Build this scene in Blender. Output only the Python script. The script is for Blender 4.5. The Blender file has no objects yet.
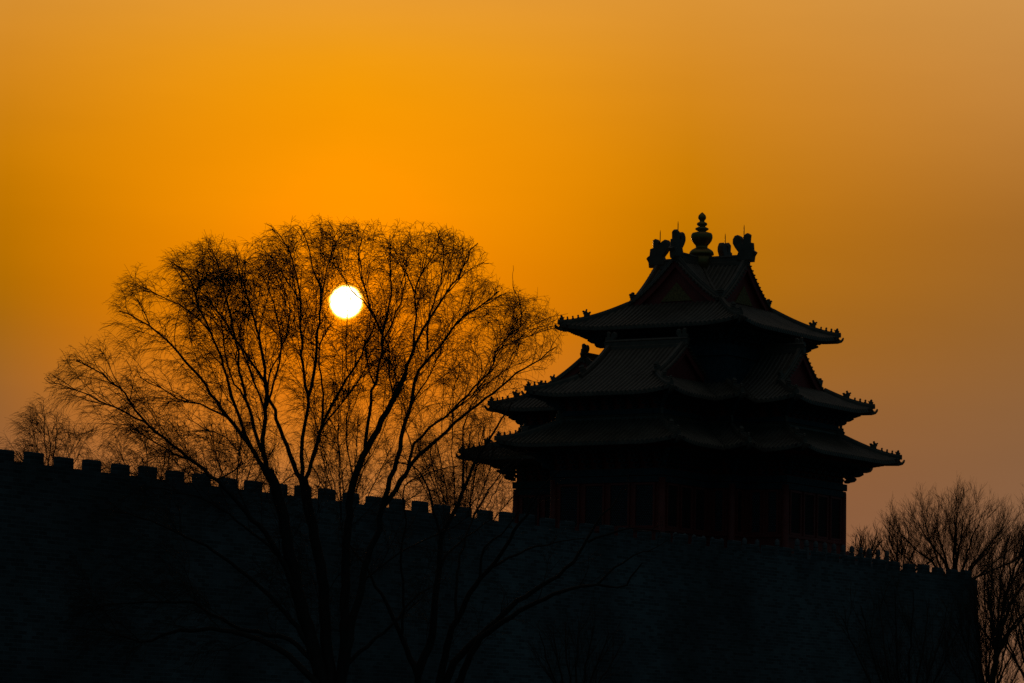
import bpy, math, random
import numpy as np
from mathutils import Vector, Matrix

random.seed(7)
RNG = np.random.default_rng(11)
scene = bpy.context.scene
col = scene.collection
R = math.radians

# ------------------------------------------------------------------ camera
# World axes: the tower stands over the origin, +X is the moat side of the wall
# that runs along Y, +Y is away from the viewer.  Metres, ground at z = 0.
CAM = Vector((99.516, -175.957, 1.6))
A_, PAN, PITCH, ROLL, FPX = 0.5147, 0.0483, 0.1102, 0.0213, 3917.4
_fx, _fy = -math.sin(A_), math.cos(A_)
FH = Vector((_fx*math.cos(PAN)-_fy*math.sin(PAN), _fx*math.sin(PAN)+_fy*math.cos(PAN), 0))
RH = Vector((FH.y, -FH.x, 0))
FW = FH*math.cos(PITCH)+Vector((0, 0, math.sin(PITCH)))
UP = -FH*math.sin(PITCH)+Vector((0, 0, math.cos(PITCH)))
RR = RH*math.cos(ROLL)+UP*math.sin(ROLL)
UU = UP*math.cos(ROLL)-RH*math.sin(ROLL)
cam_data = bpy.data.cameras.new('camera')
cam_data.sensor_width = 36.0
cam_data.lens = FPX/1024*36.0
cam_data.clip_start = 1.0
cam_data.clip_end = 6000.0
cam = bpy.data.objects.new('camera', cam_data)
col.objects.link(cam)
cam.matrix_world = Matrix(((RR.x, UU.x, -FW.x, CAM.x), (RR.y, UU.y, -FW.y, CAM.y),
                           (RR.z, UU.z, -FW.z, CAM.z), (0, 0, 0, 1)))
scene.camera = cam

# ------------------------------------------------------------------ sky, sun, exposure
SUN = Vector((-0.56542, 0.81617, 0.11901)).normalized()
SUN_EL, SUN_AZ = math.asin(SUN.z), math.atan2(SUN.x, SUN.y)
scene.view_settings.view_transform = 'Standard'
scene.view_settings.look = 'None'
scene.view_settings.exposure = 0.0
scene.view_settings.gamma = 1.0
scene.view_settings.use_curve_mapping = False
scene.cycles.use_denoising = False
scene.cycles.use_adaptive_sampling = False
scene.cycles.max_bounces = 4

world = bpy.data.worlds.new('World')
scene.world = world
world.use_nodes = True
nt = world.node_tree
N, L = nt.nodes, nt.links
N.clear()
def nd(t, **kw):
    n = N.new(t)
    for k, v in kw.items():
        setattr(n, k, v)
    return n
def math_node(op, a, b=None, clamp=False):
    n = nd('ShaderNodeMath', operation=op, use_clamp=clamp)
    for i, v in enumerate((a, b)):
        if v is None: continue
        if isinstance(v, (int, float)): n.inputs[i].default_value = v
        else: L.new(v, n.inputs[i])
    return n.outputs[0]
def vmath(op, a, b=None, out=0):
    n = nd('ShaderNodeVectorMath', operation=op)
    for i, v in enumerate((a, b)):
        if v is None: continue
        if isinstance(v, (tuple, list, Vector)): n.inputs[i].default_value = v
        else: L.new(v, n.inputs[i])
    return n.outputs[out]
def ramp(fac, stops, interp='LINEAR'):
    n = nd('ShaderNodeValToRGB')
    n.color_ramp.interpolation = interp
    el = n.color_ramp.elements
    while len(el) < len(stops): el.new(0.5)
    for e, (p, c) in zip(el, stops):
        e.position = p; e.color = (*c, 1)
    L.new(fac, n.inputs[0])
    return n.outputs[0]
def mixc(fac, a, b, blend='MIX'):
    n = nd('ShaderNodeMix', data_type='RGBA', blend_type=blend)
    for s, v in ((n.inputs[0], fac), (n.inputs[6], a), (n.inputs[7], b)):
        if isinstance(v, (int, float)): s.default_value = v
        elif isinstance(v, tuple): s.default_value = (*v, 1)
        else: L.new(v, s)
    return n.outputs[2]
dirv = vmath('NORMALIZE', nd('ShaderNodeTexCoord').outputs['Generated'])
def angle_to(v):                                      # degrees between the view direction and v (accurate at small angles)
    c = vmath('LENGTH', vmath('SUBTRACT', dirv, tuple(v)), out=1)
    h = math_node('MULTIPLY', c, 0.5, clamp=True)
    return math_node('MULTIPLY', math_node('ARCSINE', h), 2*180/math.pi)
ang_sun = angle_to(SUN)
# dust-laden sunset sky: colour by elevation, read off at three bearings from the sun, then
# dying away with the angle from the sun into a dim cool dusk
def lin8(c): return tuple((v/255/12.92 if v <= 10.3 else ((v/255+.055)/1.055)**2.4) for v in c)
sep = nd('ShaderNodeSeparateXYZ'); L.new(dirv, sep.inputs[0])
elev = math_node('MULTIPLY', math_node('ARCSINE', sep.outputs[2]), 180/math.pi)
az = math_node('ABSOLUTE', math_node('MULTIPLY', math_node('SUBTRACT', math_node('ARCTAN2', sep.outputs[0], sep.outputs[1]), SUN_AZ), 180/math.pi))
ef = math_node('DIVIDE', math_node('SUBTRACT', elev, 3.0), 9.5, clamp=True)
def col_ramp(stops): return ramp(ef, [((e-3.0)/9.5, lin8(c)) for e, c in stops], 'B_SPLINE')
r0 = col_ramp([(3.0, (176, 116, 70)), (4.2, (192, 119, 55)), (5.0, (215, 120, 20)), (6.0, (240, 128, 0)), (7.0, (252, 137, 0)), (8.2, (255, 150, 0)), (9.2, (254, 152, 0)), (10.4, (240, 156, 4)), (11.3, (231, 155, 48)), (12.4, (226, 154, 62))])
r5 = col_ramp([(3.0, (138, 90, 60)), (4.3, (146, 94, 56)), (5.4, (156, 98, 42)), (6.3, (168, 103, 14)), (7.1, (180, 109, 0)), (8.3, (198, 120, 0)), (9.2, (208, 129, 8)), (10.3, (214, 137, 30)), (11.3, (216, 146, 52)), (12.4, (214, 147, 62))])
r10 = col_ramp([(3.0, (132, 93, 68)), (4.2, (136, 95, 65)), (5.4, (140, 96, 57)), (6.3, (147, 97, 47)), (7.1, (154, 100, 40)), (8.1, (162, 102, 33)), (9.2, (183, 120, 48)), (10.3, (197, 134, 61)), (11.3, (205, 145, 72)), (12.4, (205, 146, 76))])
def deg(x): return x/40.0
ang_in = math_node('DIVIDE', ang_sun, 40.0, clamp=True)
m1 = math_node('POWER', math_node('DIVIDE', az, 5.0, clamp=True), 1.35)
m2 = math_node('SUBTRACT', math_node('DIVIDE', az, 5.0), 1.0, clamp=True)
near = mixc(m2, mixc(m1, r0, r5), r10)
fade = ramp(ang_in, [(deg(0), (1, 1, 1)), (deg(11), (1, 1, 1)), (deg(18), (.42, .42, .42)), (deg(28), (.12, .12, .12)), (deg(40), (0, 0, 0))])
dome = ramp(math_node('DIVIDE', elev, 90.0, clamp=True), [(0, (.000, .012, .017)), (.2, (.002, .015, .021)), (.55, (.026, .028, .028)), (1, (.052, .047, .041))])
# faint uneven layers in the dust, stretched along the horizon
ly = nd('ShaderNodeTexNoise'); ly.inputs['Scale'].default_value = 9.0; ly.inputs['Detail'].default_value = 4.0
L.new(vmath('MULTIPLY', dirv, (1.0, 1.0, 5.0)), ly.inputs['Vector'])
lay = math_node('ADD', math_node('MULTIPLY', ly.outputs['Fac'], .16), .92)
lay3 = nd('ShaderNodeCombineColor')
for i_ in range(3): L.new(lay, lay3.inputs[i_])
c2 = mixc(1.0, mixc(fade, dome, near), lay3.outputs[0], 'MULTIPLY')
# aureole close round the disc
aur = ramp(math_node('DIVIDE', ang_sun, 2.4, clamp=True),
           [(0.0, (.30, .06, 0)), (.10, (.28, .05, 0)), (.3, (.10, .012, 0)), (.6, (.03, .0, 0)), (1, (0, 0, 0))], 'EASE')
c3 = mixc(1.0, c2, aur, 'ADD')
# the disc itself
disc = ramp(math_node('DIVIDE', ang_sun, 0.5, clamp=True),
            [(0, (7, 6, 3.8)), (.42, (6.2, 5.2, 2.9)), (.47, (3.5, 2.4, .45)), (.50, (1.1, .5, .02)), (.56, (.28, .07, 0)), (.72, (0, 0, 0))])
c4 = mixc(1.0, c3, disc, 'ADD')
# clear-sky share from the physical model: the cool light of the rest of the dome
sky = nd('ShaderNodeTexSky', sky_type='NISHITA')
sky.sun_disc = False
sky.sun_elevation = SUN_EL
sky.sun_rotation = SUN_AZ
sky.air_density, sky.dust_density, sky.ozone_density = 1.0, 1.0, 3.0
away = ramp(ang_in, [(deg(8), (0, 0, 0)), (deg(40), (1, 1, 1))])
cool = mixc(1.0, sky.outputs[0], away, 'MULTIPLY')
bg1 = nd('ShaderNodeBackground'); L.new(c4, bg1.inputs[0]); bg1.inputs[1].default_value = 1.0
bg2 = nd('ShaderNodeBackground'); L.new(cool, bg2.inputs[0]); bg2.inputs[1].default_value = 0.003
add = nd('ShaderNodeAddShader'); L.new(bg1.outputs[0], add.inputs[0]); L.new(bg2.outputs[0], add.inputs[1])
out = nd('ShaderNodeOutputWorld'); L.new(add.outputs[0], out.inputs[0])

sun_data = bpy.data.lights.new('sun', 'SUN')
sun_data.energy = 0.5
sun_data.angle = R(0.5)
sun_data.color = (1.0, .55, .18)
sun = bpy.data.objects.new('sun', sun_data)
col.objects.link(sun)
sun.rotation_euler = SUN.to_track_quat('Z', 'Y').to_euler()
sun.location = (0, 0, 80)

# ------------------------------------------------------------------ materials
def mat(name, base, rough=.7, metal=0.0, spec=.5, noise=None, bump=None, var=.25, brick=None):
    m = bpy.data.materials.new(name)
    m.use_nodes = True
    t = m.node_tree
    b = t.nodes['Principled BSDF']
    b.inputs['Base Color'].default_value = (*base, 1)
    b.inputs['Roughness'].default_value = rough
    b.inputs['Metallic'].default_value = metal
    b.inputs['Specular IOR Level'].default_value = spec
    tc = t.nodes.new('ShaderNodeTexCoord')
    src = tc.outputs['Object']
    colout = None
    if brick:
        sx = t.nodes.new('ShaderNodeSeparateXYZ'); t.links.new(src, sx.inputs[0])
        ad = t.nodes.new('ShaderNodeMath'); t.links.new(sx.outputs[0], ad.inputs[0]); t.links.new(sx.outputs[1], ad.inputs[1])
        mp = t.nodes.new('ShaderNodeCombineXYZ'); t.links.new(ad.outputs[0], mp.inputs[0]); t.links.new(sx.outputs[2], mp.inputs[1])
        br = t.nodes.new('ShaderNodeTexBrick')
        br.inputs['Color1'].default_value = (*[c*.55 for c in base], 1)
        br.inputs['Color2'].default_value = (*[c*1.35 for c in base], 1)
        br.inputs['Mortar'].default_value = (*[c*1.5 for c in base], 1)
        br.inputs['Scale'].default_value = 1
        br.inputs['Brick Width'].default_value = brick[0]
        br.inputs['Row Height'].default_value = brick[1]
        br.inputs['Mortar Size'].default_value = brick[2]
        t.links.new(mp.outputs[0], br.inputs['Vector'])
        colout = br.outputs['Color']
    if noise:
        n = t.nodes.new('ShaderNodeTexNoise')
        n.inputs['Scale'].default_value = noise
        n.inputs['Detail'].default_value = 6
        n.inputs['Roughness'].default_value = .65
        t.links.new(src, n.inputs['Vector'])
        cr = t.nodes.new('ShaderNodeValToRGB')
        cr.color_ramp.elements[0].position = .3
        cr.color_ramp.elements[1].position = .72
        lo, hi = 1-var, 1+var
        cr.color_ramp.elements[0].color = (lo, lo, lo, 1)
        cr.color_ramp.elements[1].color = (hi, hi, hi, 1)
        t.links.new(n.outputs['Fac'], cr.inputs[0])
        mx = t.nodes.new('ShaderNodeMix'); mx.data_type = 'RGBA'; mx.blend_type = 'MULTIPLY'
        mx.inputs[0].default_value = 1
        if colout: t.links.new(colout, mx.inputs[6])
        else: mx.inputs[6].default_value = (*base, 1)
        t.links.new(cr.outputs[0], mx.inputs[7])
        colout = mx.outputs[2]
        if bump:
            bp = t.nodes.new('ShaderNodeBump')
            bp.inputs['Strength'].default_value = bump
            bp.inputs['Distance'].default_value = .08
            t.links.new(n.outputs['Fac'], bp.inputs['Height'])
            t.links.new(bp.outputs[0], b.inputs['Normal'])
    if colout: t.links.new(colout, b.inputs['Base Color'])
    return m
M = dict(
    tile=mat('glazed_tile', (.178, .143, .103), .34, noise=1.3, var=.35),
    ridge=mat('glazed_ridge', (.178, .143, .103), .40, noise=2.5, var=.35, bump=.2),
    red=mat('red_lacquer', (.42, .07, .05), .55, noise=1.5, var=.25),
    paint=mat('painted_beam', (.03, .085, .10), .6, noise=3.0, var=.45),
    gilt=mat('gilded_metal', (.42, .30, .10), .42, metal=.85, noise=3, var=.25),
    gold=mat('gold_relief', (.40, .25, .08), .5, metal=.3, noise=9, var=.6, bump=.5),
    stone=mat('white_stone', (.22, .225, .225), .8, noise=2.2, var=.3, bump=.2),
    paper=mat('window_paper', (.26, .36, .40), .5, noise=2, var=.2),
    wood=mat('dark_wood', (.07, .03, .025), .6, noise=4, var=.3),
    brick=mat('grey_brick', (.085, .125, .135), .9, noise=.16, var=.65, bump=.3, brick=(.50, .15, .014)),
    bark=mat('willow_bark', (.045, .034, .026), .8, noise=6, var=.3),
    twig=mat('willow_twig', (.075, .045, .022), .7, noise=3, var=.3),
    earth=mat('earth', (.10, .085, .06), .95, noise=.4, var=.3),
    iron=mat('iron_rod', (.05, .05, .05), .5, metal=.6),
)
wm = mat('moat_water', (.012, .02, .02), .08, noise=1.2, var=.2, bump=.15)

# ------------------------------------------------------------------ mesh helpers
class MB:
    def __init__(s): s.v, s.f, s.n = [], [], 0
    def add(s, verts, faces):
        verts = np.asarray(verts, float).reshape(-1, 3)
        s.v.append(verts)
        s.f.extend([[i+s.n for i in f] for f in faces])
        s.n += len(verts)
    def box(s, c, ax, ay, az, hx, hy, hz):
        c = np.asarray(c, float); ax, ay, az = (np.asarray(a, float) for a in (ax, ay, az))
        vs = [c+ax*hx*i+ay*hy*j+az*hz*k for k in (-1, 1) for j in (-1, 1) for i in (-1, 1)]
        s.add(vs, [(0, 2, 3, 1), (4, 5, 7, 6), (0, 1, 5, 4), (2, 6, 7, 3), (0, 4, 6, 2), (1, 3, 7, 5)])
    def grid(s, P):                                   # P[i][j] -> quads
        P = np.asarray(P, float); a, b = P.shape[:2]
        s.add(P.reshape(-1, 3), [(i*b+j, (i+1)*b+j, (i+1)*b+j+1, i*b+j+1) for i in range(a-1) for j in range(b-1)])
    def sweep(s, pts, section, scale=None):           # section: (side, up) pairs carried along pts, kept upright
        pts = np.asarray(pts, float); n = len(pts); m = len(section)
        rings = []
        for i in range(n):
            d = pts[min(i+1, n-1)]-pts[max(i-1, 0)]
            h = np.array([-d[1], d[0], 0.0]); hl = np.linalg.norm(h)
            h = h/hl if hl > 1e-9 else np.array([1., 0, 0])
            u = np.cross(d/np.linalg.norm(d), h); u = u if u[2] > 0 else -u
            k = 1.0 if scale is None else scale[i]
            rings.append([pts[i]+h*a*k+u*b*k for a, b in section])
        P = np.array(rings)
        fs = [(i*m+j, i*m+(j+1) % m, (i+1)*m+(j+1) % m, (i+1)*m+j) for i in range(n-1) for j in range(m)]
        fs += [tuple(range(m)), tuple((n-1)*m+j for j in reversed(range(m)))]
        s.add(P.reshape(-1, 3), fs)
    def lathe(s, c, prof, seg=24):
        P = [[(c[0]+r*math.cos(2*math.pi*k/seg), c[1]+r*math.sin(2*math.pi*k/seg), c[2]+z) for k in range(seg)] for r, z in prof]
        n = len(prof)
        fs = [(i*seg+k, i*seg+(k+1) % seg, (i+1)*seg+(k+1) % seg, (i+1)*seg+k) for i in range(n-1) for k in range(seg)]
        fs += [tuple(reversed(range(seg))), tuple((n-1)*seg+k for k in range(seg))]
        s.add(np.array(P).reshape(-1, 3), fs)
    def plate(s, c, ax, az, outline, th):             # outline in (ax, az), thickness th across
        c = np.asarray(c, float); ax = np.asarray(ax, float); az = np.asarray(az, float)
        ay = np.cross(az, ax); n = len(outline)
        mid = np.mean(np.asarray(outline), axis=0)
        V = []
        for sgn, sh in ((-1, .86), (-.55, 1.0), (.55, 1.0), (1, .86)):
            V += [c+ax*(mid[0]+(a-mid[0])*sh)+az*(mid[1]+(b-mid[1])*sh)+ay*sgn*th/2 for a, b in outline]
        fs = [tuple(reversed(range(n))), tuple(3*n+i for i in range(n))]
        for r in range(3):
            fs += [(r*n+i, r*n+(i+1) % n, (r+1)*n+(i+1) % n, (r+1)*n+i) for i in range(n)]
        s.add(V, fs)
    def extrude(s, poly, z0, z1):
        n = len(poly)
        V = [(x, y, z0) for x, y in poly]+[(x, y, z1) for x, y in poly]
        s.add(V, [(i, (i+1) % n, n+(i+1) % n, n+i) for i in range(n)]+[tuple(reversed(range(n))), tuple(range(n, 2*n))])
    def mesh(s, name, smooth=False):
        me = bpy.data.meshes.new(name)
        v = np.concatenate(s.v) if s.v else np.zeros((0, 3))
        me.from_pydata(v.tolist(), [], s.f)
        if smooth: me.polygons.foreach_set('use_smooth', [True]*len(me.polygons))
        me.update()
        return me
    def build(s, name, m, parent=None, smooth=False):
        o = bpy.data.objects.new(name, s.mesh(name, smooth))
        o.data.materials.append(m)
        col.objects.link(o)
        if parent: o.parent = parent
        return o
def tag(o, label=None, cat=None, group=None, kind=None):
    for k, v in (('label', label), ('category', cat), ('group', group), ('kind', kind)):
        if v: o[k] = v
    return o
def empty(name, loc=(0, 0, 0)):
    o = bpy.data.objects.new(name, None)
    o.location = loc
    col.objects.link(o)
    return o
def inst(me, name, m, parent, loc=(0, 0, 0), rz=0.0, sc=1.0):
    if m and not me.materials: me.materials.append(m)
    o = bpy.data.objects.new(name, me)
    col.objects.link(o)
    o.parent = parent
    o.location = loc; o.rotation_euler = (0, 0, rz); o.scale = (sc, sc, sc)
    return o
Z3 = np.array([0, 0, 1.0])

# ------------------------------------------------------------------ ground and moat
g = MB()
xs = [(-3000, 0), (-300, 0), (31, 0), (31.4, -2.6), (82.6, -2.6), (83, 0), (300, 0), (3000, 0)]
g.grid([[(x, y, z) for y in (-3000, -300, -150, 0, 150, 300, 3000)] for x, z in xs])
tag(g.build('ground', M['earth']), kind='structure')
g = MB()
g.grid([[(x, y, -1.3) for y in (-3000, 0, 3000)] for x in (31.2, 57, 82.8)])
tag(g.build('moat_water', wm), kind='structure')

# ------------------------------------------------------------------ palace wall with merlons
WX, WTOP, WCREN = 10.8, 12.70, 12.27
wall_root = empty('palace_wall', (WX, WX, 0))
tag(wall_root, 'long grey brick rampart with a crenellated top running below the tower', 'wall')
w = MB()
def wall_run(p0, p1, out, width):                     # battered outer face, paved walk, outer parapet, low inner parapet
    p0, p1, out = (np.array(v, float) for v in (p0, p1, out))
    sec = [(.9, -.5), (.0, 11.3), (.0, WCREN), (-.31, WCREN), (-.31, 11.3), (-width+.5, 11.3), (-width+.5, 12.0), (-width, 12.0), (-width-.6, -.5)]
    n = len(sec)
    V = [np.array([*(p+out*a), b]) for p in (p0, p1) for a, b in sec]
    w.add(V, [(i, (i+1) % n, n+(i+1) % n, n+i) for i in range(n)]+[tuple(range(n)), tuple(reversed(range(n, 2*n)))])
wall_run((WX, -190), (WX, WX-.02), (1, 0), 7.6)
wall_run((WX-.02, WX), (-150, WX), (0, 1), 7.6)
w.extrude([(-13.5, -13.5), (3.3, -13.5), (3.3, 3.3), (-13.5, 3.3)], -.5, 11.25)    # corner bastion under the tower
wo = w.build('wall_body', M['brick'], wall_root)
wo.location = (-WX, -WX, 0)
mm = MB()
mw, mt = .40, .15
prof = [(-mt, 0), (-mt, .385), (-mt*.75, WTOP-WCREN), (mt*.75, WTOP-WCREN), (mt, .385), (mt, 0)]
V = [(a, s*mw, b) for s in (-1, 1) for a, b in prof]
mm.add(V, [(i, (i+1) % 6, 6+(i+1) % 6, 6+i) for i in range(6)]+[tuple(range(6)), tuple(reversed(range(6, 12)))])
merlon_me = mm.mesh('merlon')
merlon_me.materials.append(M['brick'])
# pitch 1.67 m along the wall
y = -66.97-3*1.667
while y < 10.2:
    jit = random.uniform(-.03, .03)
    m_ = inst(merlon_me, 'merlon', None, wall_root, (-mt-.005, y+jit-WX, WCREN+random.uniform(-.035, .02)), random.uniform(-.015, .015))
    m_.scale = (1, random.uniform(.95, 1.05), random.uniform(.94, 1.05))
    y += 1.667
for k in range(14):
    inst(merlon_me, 'merlon', None, wall_root, (-1.1-k*1.667, -mt-.005, WCREN), R(90))

# ------------------------------------------------------------------ corner tower
tower = empty('corner_tower', (0, 0, 11.25))
tag(tower, 'dark three eaved palace corner tower with crossed gables and golden finial standing on the rampart', 'tower')
TZ = 11.25
def part(mb, name, m, parent=None, smooth=False):     # a part built in world coordinates
    o = mb.build(name, m, parent or tower, smooth)
    if parent is None: o.location = (0, 0, -TZ)
    return o
def cross_poly(wd, pu, pv, c):
    return [(-wd, -pu), (wd, -pu), (wd, -c), (c, -c), (c, -wd), (pv, -wd), (pv, wd), (c, wd), (c, c), (wd, c),
            (wd, pv), (-wd, pv), (-wd, c), (-c, c), (-c, wd), (-pu, wd), (-pu, -wd), (-c, -wd), (-c, -c), (-wd, -c)]
def convex_flags(P):
    n = len(P); out = []
    for i in range(n):
        a, b, c = (np.array(P[j % n], float) for j in (i-1, i, i+1))
        out.append((b-a)[0]*(c-b)[1]-(b-a)[1]*(c-b)[0] > 0)
    return out
def edges(P):
    P = [np.array(p, float) for p in P]; n = len(P)
    for i in range(n):
        a, b = P[i], P[(i+1) % n]; ln = np.linalg.norm(b-a); e = (b-a)/ln
        yield i, (i+1) % n, a, b, e, np.array([-e[1], e[0]]), ln
SP = .27                                             # spacing of the tile rows
TR = .088
def rows(tiles, base, org, e, n, xs, t0f, t1f, zf, NS=9, cap=False):
    org, e, n = (np.asarray(v, float) for v in (org, e, n))
    pt = lambda x, t: np.array([*(org+e*x+n*t), zf(x, t)])
    colsP = []
    for x in xs:
        a, b = t0f(x), max(t1f(x), t0f(x))
        colsP.append([pt(x, a+(b-a)*k/(NS-1)) for k in range(NS)])
    base.grid(colsP)
    for x0, x1 in zip(xs[:-1], xs[1:]):
        x = (x0+x1)/2
        a, b = t0f(x), t1f(x)
        if b-a < .12: continue
        r = TR*RNG.uniform(.94, 1.06)
        ring = []
        for k in range(NS):
            t = a+(b-a)*k/(NS-1)
            p = pt(x, t)
            q = pt(x, t+.02)-p; q /= np.linalg.norm(q)
            e3 = np.array([*e, 0]); u = np.cross(e3, q); u = u if u[2] > 0 else -u
            ring.append([p+e3*r*math.cos(th)+u*(r*1.05*math.sin(th)) for th in (math.pi, .75*math.pi, .5*math.pi, .25*math.pi, 0)])
        if cap:
            p = pt(x, a); e3 = np.array([*e, 0])
            q = [p+e3*r*1.15*math.cos(th)+Z3*(r*1.15*math.sin(th)+.01)-np.array([*n, 0])*.015 for th in np.linspace(0, 2*math.pi, 9)[:-1]]
            tiles.add(q, [tuple(range(8))])
        tiles.grid(ring)
def lin(a, b, s):
    k = max(1, int(round((b-a)/s)))
    return [a+(b-a)*i/k for i in range(k+1)]
HIP_SEC = [(-.12, -.1), (.12, -.1), (.12, .10), (.085, .16), (.085, .20), (-.085, .20), (-.085, .16), (-.12, .10)]
RDG_SEC = [(-.14, -.1), (.14, -.1), (.14, .06), (.09, .11), (.09, .30), (.13, .34), (.08, .43), (-.08, .43), (-.13, .34), (-.09, .30), (-.09, .11), (-.14, .06)]

# ornaments: outlines in (outward, up)
CHIWEN = [(-.45, 0), (-.45, .25), (-.34, .48), (-.56, .70), (-.72, .92), (-.72, 1.12), (-.60, 1.28), (-.42, 1.32), (-.25, 1.25), (-.15, 1.10), (-.16, .96),
          (-.06, .86), (.02, .92), (.04, 1.12), (-.03, 1.22), (.08, 1.34), (.22, 1.38), (.38, 1.30), (.36, 1.12), (.35, .94), (.54, .90), (.58, .55), (.78, .44), (.64, .26), (.60, 0)]
BEAST = [(-.20, 0), (-.20, .16), (-.27, .30), (-.20, .33), (-.12, .26), (-.04, .27), (.0, .34), (-.02, .46), (.05, .48), (.09, .36), (.17, .34), (.26, .38), (.30, .30), (.22, .24), (.25, .17), (.18, .12), (.18, 0)]
FIG = [(-.07, 0), (-.085, .08), (-.04, .14), (-.06, .20), (-.01, .25), (.06, .23), (.075, .17), (.04, .13), (.075, .06), (.075, 0)]
HEN = [(-.12, 0), (-.14, .10), (-.18, .20), (-.08, .18), (-.05, .27), (.03, .31), (.08, .25), (.07, .17), (.15, .13), (.12, .04), (.12, 0)]
SNOUT = [(-.28, -.12), (-.28, .12), (-.05, .10), (.06, .06), (.16, .16), (.21, .24), (.26, .20), (.23, .06), (.12, -.08), (-.02, -.13)]
def plate_mesh(name, outline, th):
    b = MB(); b.plate((0, 0, 0), (1, 0, 0), (0, 0, 1), outline, th)
    me = b.mesh(name); me.materials.append(M['ridge']); return me
ME = dict(chiwen=plate_mesh('ridge_beast', [(a*.84, b) for a, b in CHIWEN], .30), beast=plate_mesh('dragon_head', BEAST, .22), fig=plate_mesh('ridge_figure', FIG, .11),
          hen=plate_mesh('immortal_figure', HEN, .12), snout=plate_mesh('gargoyle', SNOUT, .2))
rodm = MB(); rodm.lathe((0, 0, 0), [(.03, 0), (.026, .8), (.008, .95)], 6)
ROD = rodm.mesh('lightning_rod'); ROD.materials.append(M['iron'])

def hip(corner, d, zf, t_in, figs=True, n_fig=4):     # hip ridge from t_in down to the corner; d = inward diagonal (1,1 style)
    corner, d = np.array(corner, float), np.array(d, float)
    ts = np.linspace(t_in, -.06, 12)
    pts = [np.array([*(corner+d*t), zf(max(t, 0))+.05+(.10*max(0, .5-t)**2)]) for t in ts]
    b = MB(); b.sweep(pts, HIP_SEC, [1.0]*8+[.97, .93, .88, .82])
    h = part(b, 'hip_ridge', M['ridge'])
    az = math.atan2(-d[1], -d[0])
    def at(t, up): return (*(corner+d*t), zf(t)+.05+.10*max(0, .5-t)**2+up)
    inst(ME['hen'], 'immortal_figure', None, h, at(.08, .15), az, .85)
    for k in range(n_fig-1):
        inst(ME['fig'], 'ridge_figure', None, h, at(.30+.20*k, .17), az, random.uniform(.68, .82))
    inst(ME['beast'], 'dragon_head', None, h, at(1.02, .17), az, .82)
    inst(ME['snout'], 'gargoyle', None, h, (*(corner-d*.03), zf(0)-.20), az, .85)
    return h

def eave_works(P, flags, over, z0f, wall_off, zb, zt, lvl):
    """soffit, rafters, bracket sets and corner arms under one eave; returns soffit and bracket meshes"""
    so, br = MB(), MB()
    n = len(P)
    for i, j, a, b, e, nn, ln in edges(P):
        ca, cb = flags[i], flags[j]
        lo = lambda t: (t if ca else -t)
        hi = lambda t: (ln-t if cb else ln+t)
        zf = z0f(i)
        sheet = []
        for t in (.05, .5, 1.0, over+.05):
            x0, x1 = lo(t), max(hi(t), lo(t))
            sheet.append([np.array([*(a+e*x+nn*t), zf(x, t)-.17-.05*t]) for x in np.linspace(x0, x1, 9)])
        so.grid(sheet)
        for s2, t_a, t_b, dz, rr in ((.22, .03, .75, -.13, .045), (.22, .42, over, -.24, .055)):
            k = max(2, int(ln/s2))
            for q in range(k+1):
                x = ln*q/k
                tb = min(t_b, x if ca else 9, ln-x if cb else 9)
                if tb < t_a+.08: tb = t_a+.10
                pa = np.array([*(a+e*x+nn*t_a), zf(x, t_a)+dz]); pb = np.array([*(a+e*x+nn*tb), zf(x, tb)+dz-.03])
                d = pb-pa; l = np.linalg.norm(d); d /= l
                e3 = np.array([*e, 0]); so.box((pa+pb)/2, d, e3, np.cross(d, e3), l/2, rr, rr)
        # bracket sets on the wall line
        o2 = -nn
        wa, wb = a+nn*over+e*(over if ca else -over), b+nn*over-e*(over if cb else -over)
        wl = np.linalg.norm(wb-wa)
        k = max(1, int(round(wl/.68)))
        e3, o3 = np.array([*e, 0]), np.array([*o2, 0])
        H = (zt-zb)
        for q in range(k+1):
            c = wa+(wb-wa)*q/k
            for tier in range(4):
                z = zb+H*(tier+.5)/4
                outl = .10+.19*tier
                br.box(np.array([*c, z])+o3*outl/2, e3, o3, Z3, .07, outl/2+.06, H*.085)
                br.box(np.array([*c, z+.03])+o3*outl, e3, o3, Z3, .15+.04*(tier % 2), .06, H*.07)
        br.box(np.array([*((wa+wb)/2), zt+.04])+o3*.62, e3, o3, Z3, wl/2+.3*(ca+cb)/2, .07, .07)
        # corner arms
        if ca:
            c0 = wa; pe = np.array(list(edges(P))[i-1][4]); dg = -(nn+(-pe[1]*np.array([1, 0])+pe[0]*np.array([0, 1])))
            dg3 = np.array([*dg, 0])
            for tier in range(3):
                z = zb+H*(.25+.3*tier); l = .38+.27*tier
                pts = [np.array([*c0, z])+dg3*(l*t)/1.0+Z3*(-.10*t+.16*t*t) for t in (0, .4, .75, 1.0)]
                br.sweep(pts, [(-.09, -.14), (.09, -.14), (.09, .12), (-.09, .12)], [1, 1, .9, .4])
            # corner beam up to the tip
            cpt = np.array(P[i], float)
            pts = [np.array([*(cpt-dg*t), zf(t, t)-.20-.10*t]) for t in (over, over*.6, .5, .02)]
            br.sweep(pts, [(-.10, -.24), (.10, -.24), (.10, .10), (-.10, .10)], [1, 1, .9, .55])
    return so, br

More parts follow.
